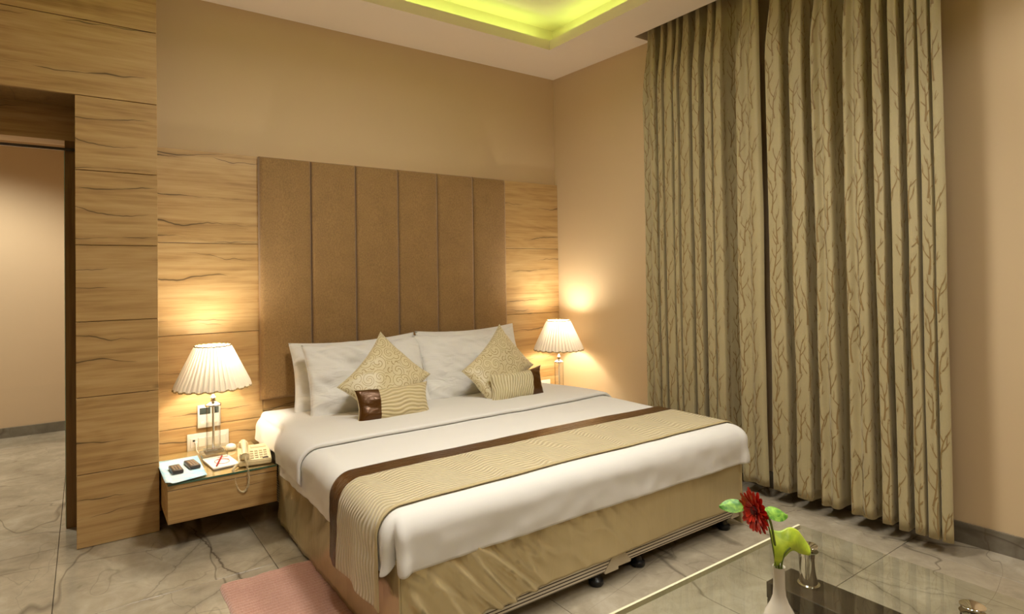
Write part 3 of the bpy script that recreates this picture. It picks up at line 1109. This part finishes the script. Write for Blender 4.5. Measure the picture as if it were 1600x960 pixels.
# ================================================================== THINGS ON THE NIGHTSTAND
# map sheet, curling over the front edge
def f(u, v):
    x = .300+.170*u+.012*v*u; y = 3.125+.440*v+.05*u*(1-v)
    z = NZ+.0012 + .012*(1-smooth01(0, .16, u))*smooth01(-.2, .5, 1-v) + .004*exp(-((v-0)/.12)**2)
    if u < .05: x -= .008
    return Vector((x, y, z))
b = MB(); b.grid(f, 16, 16)
o = b.build('map_sheet', 'map', None, True)
so = o.modifiers.new('thick', 'SOLIDIFY'); so.thickness = .0008; so.offset = 1
tag(o, 'pale blue printed map sheet lying on the nightstand glass under two remotes', 'map')

def remote(loc, rz, sc, label):
    t = empty('remote_control', loc, rz)
    MB().box(-.024, .024, -.062*sc, .062*sc, 0, .019, .005, 2).build('body', 'remote', t, True)
    for r in range(5):
        for k in range(3):
            MB().box(-.017+.0125*k, -.0085+.0125*k, (-.048+.018*r)*sc, (-.037+.018*r)*sc, .0188, .0208, .0008, 1).build('key', 'remote_key', t)
    tag(t, label, 'remote control', 'remotes on the map sheet')
remote((.357, 3.335, NZ+.0025), .06, .9, 'dark brown remote control on the map sheet, nearer the oak partition')
remote((.432, 3.375, NZ+.0025), .12, 1.0, 'dark brown remote control on the map sheet, nearer the notepad')

t = empty('notepad', (.560, 3.36, NZ), .10)
tag(t, 'white notepad with red scribble between map sheet and telephone', 'notepad')
MB().box(-.062, .062, -.105, .105, .0005, .007, .0006, 1).build('pages', 'paper', t)
pts = [(.036*cos(a_)*(1-.02*a_)+.004, .05*sin(a_)*(1-.02*a_)-.01, .0078) for a_ in [.2+i*.22 for i in range(38)]]
MB().tube(pts, .0014, 4).build('printed_ring', 'red_ink', t)
MB().box(.002, .052, .062, .070, .0068, .0076).build('printed_line', 'red_ink', t)

t = empty('pen', (.552, 3.355, NZ+.0118), .10)
tag(t, 'dark red pen lying across the white notepad', 'pen')
d_ = Vector((.036, .085, 0))
MB().tube([-d_, -d_*.9, d_*.55, d_*.85], lambda s_: .0022 if s_ < .1 else .0042, 10).build('barrel', 'pen', t, True)
MB().tube([d_*.85, d_*1.0], .0034, 10).build('cap_end', 'black', t, True)

b = MB(); b.lathe([(0, 0), (.020, 0), (.026, .006), (.027, .014), (.022, .024), (.010, .030), (0, .031)], 24)
o = b.build('round_container', 'white_plastic', None, True, loc=(.648, 3.585, NZ))
tag(o, 'small round white container behind the telephone', 'container')

# telephone
t = empty('telephone', (.706, 3.300, NZ+.001), -.16)
tag(t, 'ivory desk telephone with coiled cord on the near nightstand', 'telephone')
b = MB(); b.prism([(-.105, 0), (.105, 0), (.105, .052), (.06, .050), (-.105, .026)], 'x', -.076, .076)
bmesh.ops.bevel(b.bm, geom=b.bm.edges[:], offset=.005, segments=2, affect='EDGES')
b.build('base', 'ivory_plastic', t, True)
sl = .024/.165
for r in range(4):
    for k in range(4):
        x = -.012+.021*k; y = -.075+.027*r; z = .026+(y+.105)*sl
        MB().box(x-.0075, x+.0075, y-.008, y+.008, z-.002, z+.0035, .001, 1).build('key', 'grey_key', t)
MB().box(.035, .062, -.094, -.082, .026, .0315, .001, 1).build('dark_key', 'remote', t)
MB().box(-.014, .060, .045, .085, .044, .052, .002, 1).build('card_panel', 'grey_key', t)
# handset along y on the left side
pts = [(-.048, -.095, .052), (-.048, -.082, .060), (-.048, -.05, .074), (-.048, 0, .080), (-.048, .05, .084), (-.048, .08, .078), (-.048, .095, .070)]
h = MB().tube(pts, lambda s_: .0125 if .12 < s_ < .88 else .018, 12).build('handset', 'ivory_plastic', t, True, angle=60)
for y, z in ((-.082, .045), (.082, .062)):
    b = MB(); b.lathe([(0, -.010), (.022, -.010), (.025, 0), (.020, .016), (0, .018)], 20, (-.048, y, z)); b.build('ear_cap' if y > 0 else 'mouth_cap', 'ivory_plastic', h, True)
# coiled cord: from the handset front down over the nightstand edge and back to the base
ctrl = [(-.046, -.112, .050), (-.042, -.140, .030), (-.036, -.158, .000), (-.034, -.162, -.040), (-.038, -.163, -.080), (-.056, -.163, -.104), (-.078, -.163, -.092), (-.092, -.162, -.050), (-.098, -.160, -.010), (-.102, -.150, .006), (-.095, -.115, .006), (-.080, -.085, .012)]
def catmull(P, n):
    P = [Vector(p) for p in P]; P = [P[0]*2-P[1]] + P + [P[-1]*2-P[-2]]
    out = []
    for i in range(1, len(P)-2):
        for k in range(n):
            s_ = k/n
            a, b_, c_, d = P[i-1:i+3]
            out.append(.5*((2*b_)+(c_-a)*s_+(2*a-5*b_+4*c_-d)*s_*s_+(3*b_-a-3*c_+d)*s_**3))
    out.append(P[-2])
    return out
path = catmull(ctrl, 60)
coil = []
ref = Vector((0, 1, 0))
for i, p in enumerate(path):
    d = (path[min(i+1, len(path)-1)]-path[max(0, i-1)]).normalized()
    u = d.cross(Vector((1, .3, .2))).normalized(); w = d.cross(u)
    ph = i*.62
    r = .0044
    coil.append(p + u*r*cos(ph) + w*r*sin(ph))
MB().tube(coil, .0019, 5).build('coiled_cord', 'ivory_plastic', t, True)

# ================================================================== RUG
def f(u, v):
    x = .435+.395*u + .006*nz(v*6, 2, 1)*(1 if u < .5 else 0); y = 1.70+.958*v + .006*nz(u*5, 7, 1)
    e = min(u*.395, (1-u)*.395, v*.958, (1-v)*.958)
    z = .001+.0105*min(1, e/.008) + .0044*sin(y*2*pi/.021+.6*nz(x*9,y*9,3))*min(1, e/.01) + .001*nz(x*60, y*60, 0)
    return Vector((x, y, z))
b = MB(); b.grid(f, 50, 420)
o = b.build('bedside_rug', 'rug', None, True, angle=180)
tag(o, 'dusty pink ribbed cotton rug on the marble floor beside the bed', 'rug')

# ================================================================== CURTAINS
CREST = [(2.700, 2.600), (2.575, 2.540), (2.524, 2.463), (2.448, 2.418), (2.405, 2.332), (2.308, 2.258), (2.222, 2.172), (2.164, 2.105), (2.010, 1.860),
         (1.825, 1.738), (1.693, 1.620), (1.572, 1.480), (1.422, 1.325), (1.289, 1.246), (1.219, 1.178), (1.151, 1.110), (1.098, 1.056), (1.046, 1.004)]
XF0, XB0 = 3.000, 3.130
def curtain(crests, name, label, seed):
    rows_z = [.062+i*(2.90-.062)/56 for i in range(57)]
    # control polyline (y, depth 0 front..1 back) for one row
    def row(z):
        pinch = smooth01(2.35, 2.86, z)
        pts = []
        for i, (yl, yr) in enumerate(crests):
            w = yl-yr; cyy = (yl+yr)/2 + .006*nz(i*3.3+seed, z*.9, 2) + .004*nz(i*1.7, z*2.3, seed)
            hw = w/2*(1-.42*pinch)*(1+.10*nz(i*5.1, z*1.1, seed))*(1+.05*(1-z/2.9))
            nxt = crests[i+1][0] if i+1 < len(crests) else yr-.03
            gap = yr-nxt
            dep = min(1, .45+gap/.05)
            fr = .05*nz(i*2.2, z*.7, 5+seed)
            if w > .09:   # broad fold with a shallow dip on its face
                pts += [(cyy+hw*1.02, .5), (cyy+hw*.96, .10+fr), (cyy+hw*.62, .0+fr), (cyy+hw*.12, .16+fr), (cyy-hw*.30, .03+fr), (cyy-hw*.78, .02+fr), (cyy-hw*1.0, .16+fr), (cyy-hw*1.03, .55)]
            else:
                pts += [(cyy+hw*1.03, .5), (cyy+hw*.96, .08+fr), (cyy+hw*.40, .0+fr), (cyy-hw*.45, .02+fr), (cyy-hw*.96, .08+fr), (cyy-hw*1.04, .55)]
            if i+1 == len(crests): pts = pts[:-1]
            if i+1 < len(crests):
                my = (cyy-hw + nxt)/2
                if gap > .05: pts += [(yr-gap*.22, .55+.42*dep), (my, dep), (nxt+gap*.22, .55+.42*dep)]
                else: pts += [(my, dep*.95)]
        amp = (XB0-XF0)*(1-.35*pinch)
        return [Vector((XF0+.008*pinch*0 + .0+ amp*d + .085*0 + .075*smooth01(2.80, 2.86, z)*0 + .040*smooth01(2.4, 2.8, z), y, z)) for y, d in pts]
    rows = [catmull(row(z), 6) for z in rows_z]
    for R_ in rows:       # keep everything behind the ceiling pocket's front edge and in front of the wall
        for p in R_: p.x = min(p.x, wall_x(p.y)-.012)
    nU = len(rows[0])
    # arc length along a middle row for the print
    mid = rows[24]; arc = [0]
    for a, b_ in zip(mid, mid[1:]): arc.append(arc[-1]+(b_-a).length)
    # wavy hem
    for i in range(nU):
        rows[0][i].z += .012*nz(arc[i]*5, seed, 3)
    b = MB()
    b.uv = b.bm.loops.layers.uv.new('UVMap')
    V = [[b.bm.verts.new(p) for p in R_] for R_ in rows]
    for j in range(len(rows)-1):
        for i in range(nU-1):
            fc = b.bm.faces.new((V[j][i+1], V[j][i], V[j+1][i], V[j+1][i+1]))
            for l, (ii, jj) in zip(fc.loops, ((i+1, j), (i, j), (i, j+1), (i+1, j+1))): l[b.uv].uv = (arc[ii], rows_z[jj])
    root = empty(name, (3.06, (crests[0][0]+crests[-1][1])/2, .06))
    cl = b.build('cloth', 'curtain', root, True, True, angle=180)
    so = cl.modifiers.new('thick', 'SOLIDIFY'); so.thickness = .002; so.offset = -1
    # hem band
    # woven branch pattern: thin ribbons laid on the cloth
    rnd = random.Random(seed)
    def at(s_, z):
        z = max(rows_z[0]+.01, min(2.86, z)); s_ = max(.002, min(arc[-1]-.002, s_))
        jf = (z-rows_z[0])/(rows_z[1]-rows_z[0]); j = min(len(rows)-2, int(jf)); fj = jf-j
        lo_, hi = 0, nU-1
        while hi-lo_ > 1:
            m_ = (lo_+hi)//2
            if arc[m_] <= s_: lo_ = m_
            else: hi = m_
        fi = (s_-arc[lo_])/max(1e-6, arc[hi]-arc[lo_])
        p = (rows[j][lo_]*(1-fi)+rows[j][hi]*fi)*(1-fj) + (rows[j+1][lo_]*(1-fi)+rows[j+1][hi]*fi)*fj
        tu = rows[j][hi]-rows[j][lo_]; tv = rows[j+1][lo_]-rows[j][lo_]
        n_ = tu.cross(tv).normalized()
        if n_.x > 0 and abs(n_.x) > .15: n_ = -n_
        elif abs(n_.x) <= .15:
            q = tv.cross(tu).normalized(); n_ = q if tu.y < 0 else -q
        return p, n_
    pb = MB()
    def ribbon(pts, w0, w1):
        L_, R2 = [], []
        k = len(pts)
        for i, (s_, z) in enumerate(pts):
            a, c_ = pts[max(0, i-1)], pts[min(k-1, i+1)]
            dx, dz = c_[0]-a[0], c_[1]-a[1]; l_ = sqrt(dx*dx+dz*dz) or 1
            w = (w0+(w1-w0)*i/(k-1))/2
            p1, n1 = at(s_-dz/l_*w, z+dx/l_*w); p2, n2 = at(s_+dz/l_*w, z-dx/l_*w)
            L_.append(pb.bm.verts.new(p1+n1*.0012)); R2.append(pb.bm.verts.new(p2+n2*.0012))
        for i in range(k-1): pb.bm.faces.new((L_[i], R2[i], R2[i+1], L_[i+1]))
    def stroke(s_, z, ang, ln, w, bend):
        st = max(3, int(ln/.022)); pts = []; a = ang
        for i in range(st+1):
            pts.append((s_, z)); a += bend/st
            s_ += sin(a)*ln/st; z += cos(a)*ln/st
        ribbon(pts, w, w*.25)
        return pts
    s_ = .02
    k = 0
    while s_ < arc[-1]:
        z = -.05 + (k % 2)*.085
        side = 1 if k % 2 else -1
        while z < 2.72:
            side = -side
            ln = rnd.uniform(.15, .19)
            stem = stroke(s_+rnd.uniform(-.008, .008)-side*.014, z, side*rnd.uniform(.10, .28), ln, .0085, -side*rnd.uniform(.2, .6))
            for q, (fr_, sd) in enumerate(((.28, side), (.50, -side), (.72, side), (.88, -side))):
                px, pz = stem[int(fr_*(len(stem)-1))]
                tw = stroke(px, pz, sd*rnd.uniform(.55, .85), rnd.uniform(.055, .085)*(1.15-.4*fr_), .0062, -sd*rnd.uniform(.15, .55))
                if q < 3:
                    mx_, mz_ = tw[len(tw)//2]
                    stroke(mx_, mz_, -sd*rnd.uniform(.0, .25), rnd.uniform(.025, .045), .0045, sd*.3)
            z += .168
        s_ += .076; k += 1
    o = pb.build('branch_pattern', 'curtain_branch', root, False, True)
    o['kind'] = 'stuff'
    o['label'] = 'brown woven branch pattern'
    # heading tape and hooks inside the pocket
    y0, y1 = crests[-1][1], crests[0][0]
    MB().box(3.075, 3.095, y0, y1, 2.895, 2.915).build('heading_rail', 'steel', root, world=True)
    return tag(root, label, 'curtain', 'floor-length curtains on the right wall')
curtain(CREST[:9], 'curtain', 'olive gold branch-patterned curtain hanging nearer the far corner, partly behind the bed', 3)
curtain(CREST[9:], 'curtain', 'olive gold branch-patterned curtain hanging farther from the corner, its whole hem visible', 11)

# ================================================================== COFFEE TABLE
t = empty('coffee_table', (1.36, .65, 0))
tag(t, 'glass-topped coffee table with dark wood frame and chrome posts near the bed foot', 'coffee table')
GX0, GX1, GY0, GY1, GZ0, GZ1 = .86, 1.860, .16, 1.040, .412, .424
gt = MB().box(GX0, GX1, GY0, GY1, GZ0, GZ1).build('glass_top', 'table_glass', t, world=True)
b = MB()
e = .0006
b.box(GX0, GX1, GY1, GY1+.007, GZ0-.001, GZ1+e)
b.build('glass_edge', 'glass_edge', t, world=True)
for x0, x1 in ((1.655, 1.792), (.93, 1.067)):
    MB().box(x0, x1, .20, 1.035, .262, .310, .002, 1).build('frame_beam', 'dark_wood', t, world=True)
    for y0, y1 in ((.935, 1.034), (.201, .30)):
        MB().box(x0+.001, x1-.001, y0, y1, .0, .2615, .002, 1).build('leg', 'dark_wood', t, world=True)
    for y in (.948, .545, .30):
        xc = (x0+x1)/2+.012
        b = MB()
        b.lathe([(0, .3105), (.031, .3105), (.031, .316), (.0255, .318), (.0255, .398), (.028, .400), (.028, .411), (0, .411)], 32, (xc, y, 0))
        b.build('chrome_post', 'chrome', t, True, True)
        b = MB(); b.lathe([(.027, .4242), (.027, .4268), (.025, .428), (0, .428)], 28, (xc, y, 0)); b.build('post_cap', 'chrome', t, True, True)
MB().box(1.07, 1.652, .60, .68, .266, .306, .002, 1).build('cross_rail', 'dark_wood', t, world=True)

# vase and flower
VX, VY = 1.225, .735
b = MB()
b.lathe([(0, .0), (.020, .0), (.025, .004), (.033, .020), (.037, .040), (.036, .056), (.029, .076), (.019, .094), (.0135, .110), (.0122, .130), (.0122, .168), (.0130, .1725), (.0112, .1715), (.0105, .165), (.0105, .12), (0, .11)], 40)
vase = b.build('vase', 'ceramic', None, True, loc=(VX, VY, GZ1+.0003), angle=60)
tag(vase, 'white ceramic bud vase with slim neck standing on the glass coffee table', 'vase')

rv = Vector((cos(YAW), -sin(YAW), 0)); fvv = Vector((sin(YAW), cos(YAW), 0)); zv = Vector((0, 0, 1))
V0 = Vector((VX, VY, 0))
def VP(r, z, d=0): return V0 + rv*r + fvv*d + zv*z

fl = empty('gerbera', VP(-.055, .718))
tag(fl, 'red gerbera daisy bending left out of the white vase', 'flower')
stem_pts = catmull([VP(.001, .545), VP(.0, .60), VP(-.008, .645, -.001), VP(-.016, .690, -.002), VP(-.026, .712, 0), VP(-.038, .719, .002)], 8)
MB().tube(stem_pts, .0026, 8).build('stem', 'stem', fl, True, True)
ax = (-rv*.97 - fvv*.20 - zv*.08).normalized()       # the way the bloom faces
fc_ = VP(-.042, .7185, 0)
e1 = ax.cross(zv).normalized(); e2 = e1.cross(ax).normalized()
b = MB()
for rg, (npet, ln, tilt, w) in enumerate(((22, .043, .26, .0125), (20, .040, .46, .0115), (16, .024, .85, .007))):
    for k in range(npet):
        a_ = 2*pi*(k+.5*rg)/npet + random.uniform(-.05, .05)
        rad = e1*cos(a_)+e2*sin(a_); tan = -e1*sin(a_)+e2*cos(a_)
        l_ = ln*random.uniform(.9, 1.06); tl = tilt+random.uniform(-.08, .08)
        prev = None
        for i, s_ in enumerate((0, .3, .6, .85, 1.0)):
            wd = w*(.4, .8, 1.0, .95, .5)[i]/2
            c_ = fc_ + ax*(.004+.003*rg) + rad*(.006 + l_*s_*cos(tl)) + ax*(l_*s_*sin(tl) - .006*s_*s_)
            cur = [b.bm.verts.new(c_-tan*wd), b.bm.verts.new(c_-ax*.0012), b.bm.verts.new(c_+tan*wd)]
            if prev:
                b.bm.faces.new((prev[0], prev[1], cur[1], cur[0])); b.bm.faces.new((prev[1], prev[2], cur[2], cur[1]))
            prev = cur
b.build('petals', 'petal', fl, True, True)
b = MB()
Mx = Matrix((( e1.x, e2.x, ax.x), (e1.y, e2.y, ax.y), (e1.z, e2.z, ax.z))).to_4x4(); Mx.translation = fc_
b.lathe([(0, .016), (.006, .016), (.010, .012), (.011, .006), (.009, 0)], 18)
bmesh.ops.transform(b.bm, matrix=Mx, verts=b.bm.verts)
b.build('flower_centre', 'petal_core', fl, True, True)
b = MB(); b.lathe([(.016, .005), (.015, .0), (.010, -.008), (.004, -.012), (0, -.013)], 18)
bmesh.ops.transform(b.bm, matrix=Mx, verts=b.bm.verts)
b.build('sepals', 'stem', fl, True, True)

# big lime leaf, folded over
UPP = [(-.0123, .6707), (.0085, .6676), (.0296, .6756), (.0503, .667), (.0653, .6488), (.0801, .6278)]
LOW = [(-.0112, .598), (-.0026, .6014), (.0104, .6178), (.0300, .630), (.0492, .621), (.0687, .6156)]
def interp(P, s_):
    q = catmull([Vector((a, 0, b_)) for a, b_ in P], 12)
    i = min(len(q)-2, int(s_*(len(q)-1))); fr = s_*(len(q)-1)-i
    return q[i]*(1-fr)+q[i+1]*fr
def f(u, v):
    a, b_ = interp(LOW, u), interp(UPP, u)
    p = a*(1-v)+b_*v
    d = -.014*sin(pi*v)*(1-.5*u) + .018*v - .006*sin(u*5)
    return VP(p.x, p.z, d)
lf = empty('lime_leaf', VP(-.004, .60))
tag(lf, 'large lime green leaf drooping right out of the white vase', 'leaf')
b = MB(); b.grid(f, 40, 20)
o = b.build('blade', 'lime_leaf', lf, True, True, angle=180)
so = o.modifiers.new('thick', 'SOLIDIFY'); so.thickness = .0008
MB().tube(catmull([VP(.004, .545), VP(.005, .59, -.002), VP(.006, .61, -.004), VP(.010, .632, -.012), VP(.020, .643, -.014)], 6), .0020, 7).build('stalk', 'stem', lf, True, True)

def small_leaf(p0, p1, width, d0, d1, droop, label, stalk):
    t = empty('variegated_leaf', VP(p0[0], p0[1], d0))
    def f(u, v):
        c_ = VP(p0[0]+(p1[0]-p0[0])*u, p0[1]+(p1[1]-p0[1])*u - droop*u*u, d0+(d1-d0)*u)
        w = width*(sin(pi*min(1, u*.93+.05))**.8)
        s_ = (v-.5)*2
        return c_ + zv*(w*s_*.62 - abs(s_)*.004) + fvv*(w*s_*.75)
    b = MB(); b.grid(f, 18, 8)
    o = b.build('blade', 'var_leaf', t, True, True, angle=180)
    MB().tube(catmull(stalk, 8), .0016, 6).build('stalk', 'stem', t, True, True)
    tag(t, label, 'leaf')
small_leaf((-.055, .722), (-.116, .7195), .017, .030, .034, .002, 'small green variegated leaf pointing left behind the red flower',
           [VP(-.003, .55, .003), VP(-.006, .62, .005), VP(-.020, .69, .015), VP(-.055, .722, .030)])
small_leaf((-.030, .716), (.027, .7065), .018, .004, .012, .003, 'small green variegated leaf pointing right above the lime leaf',
           [VP(-.001, .55, -.002), VP(-.012, .63, -.003), VP(-.022, .69, .0), VP(-.030, .714, .004)])
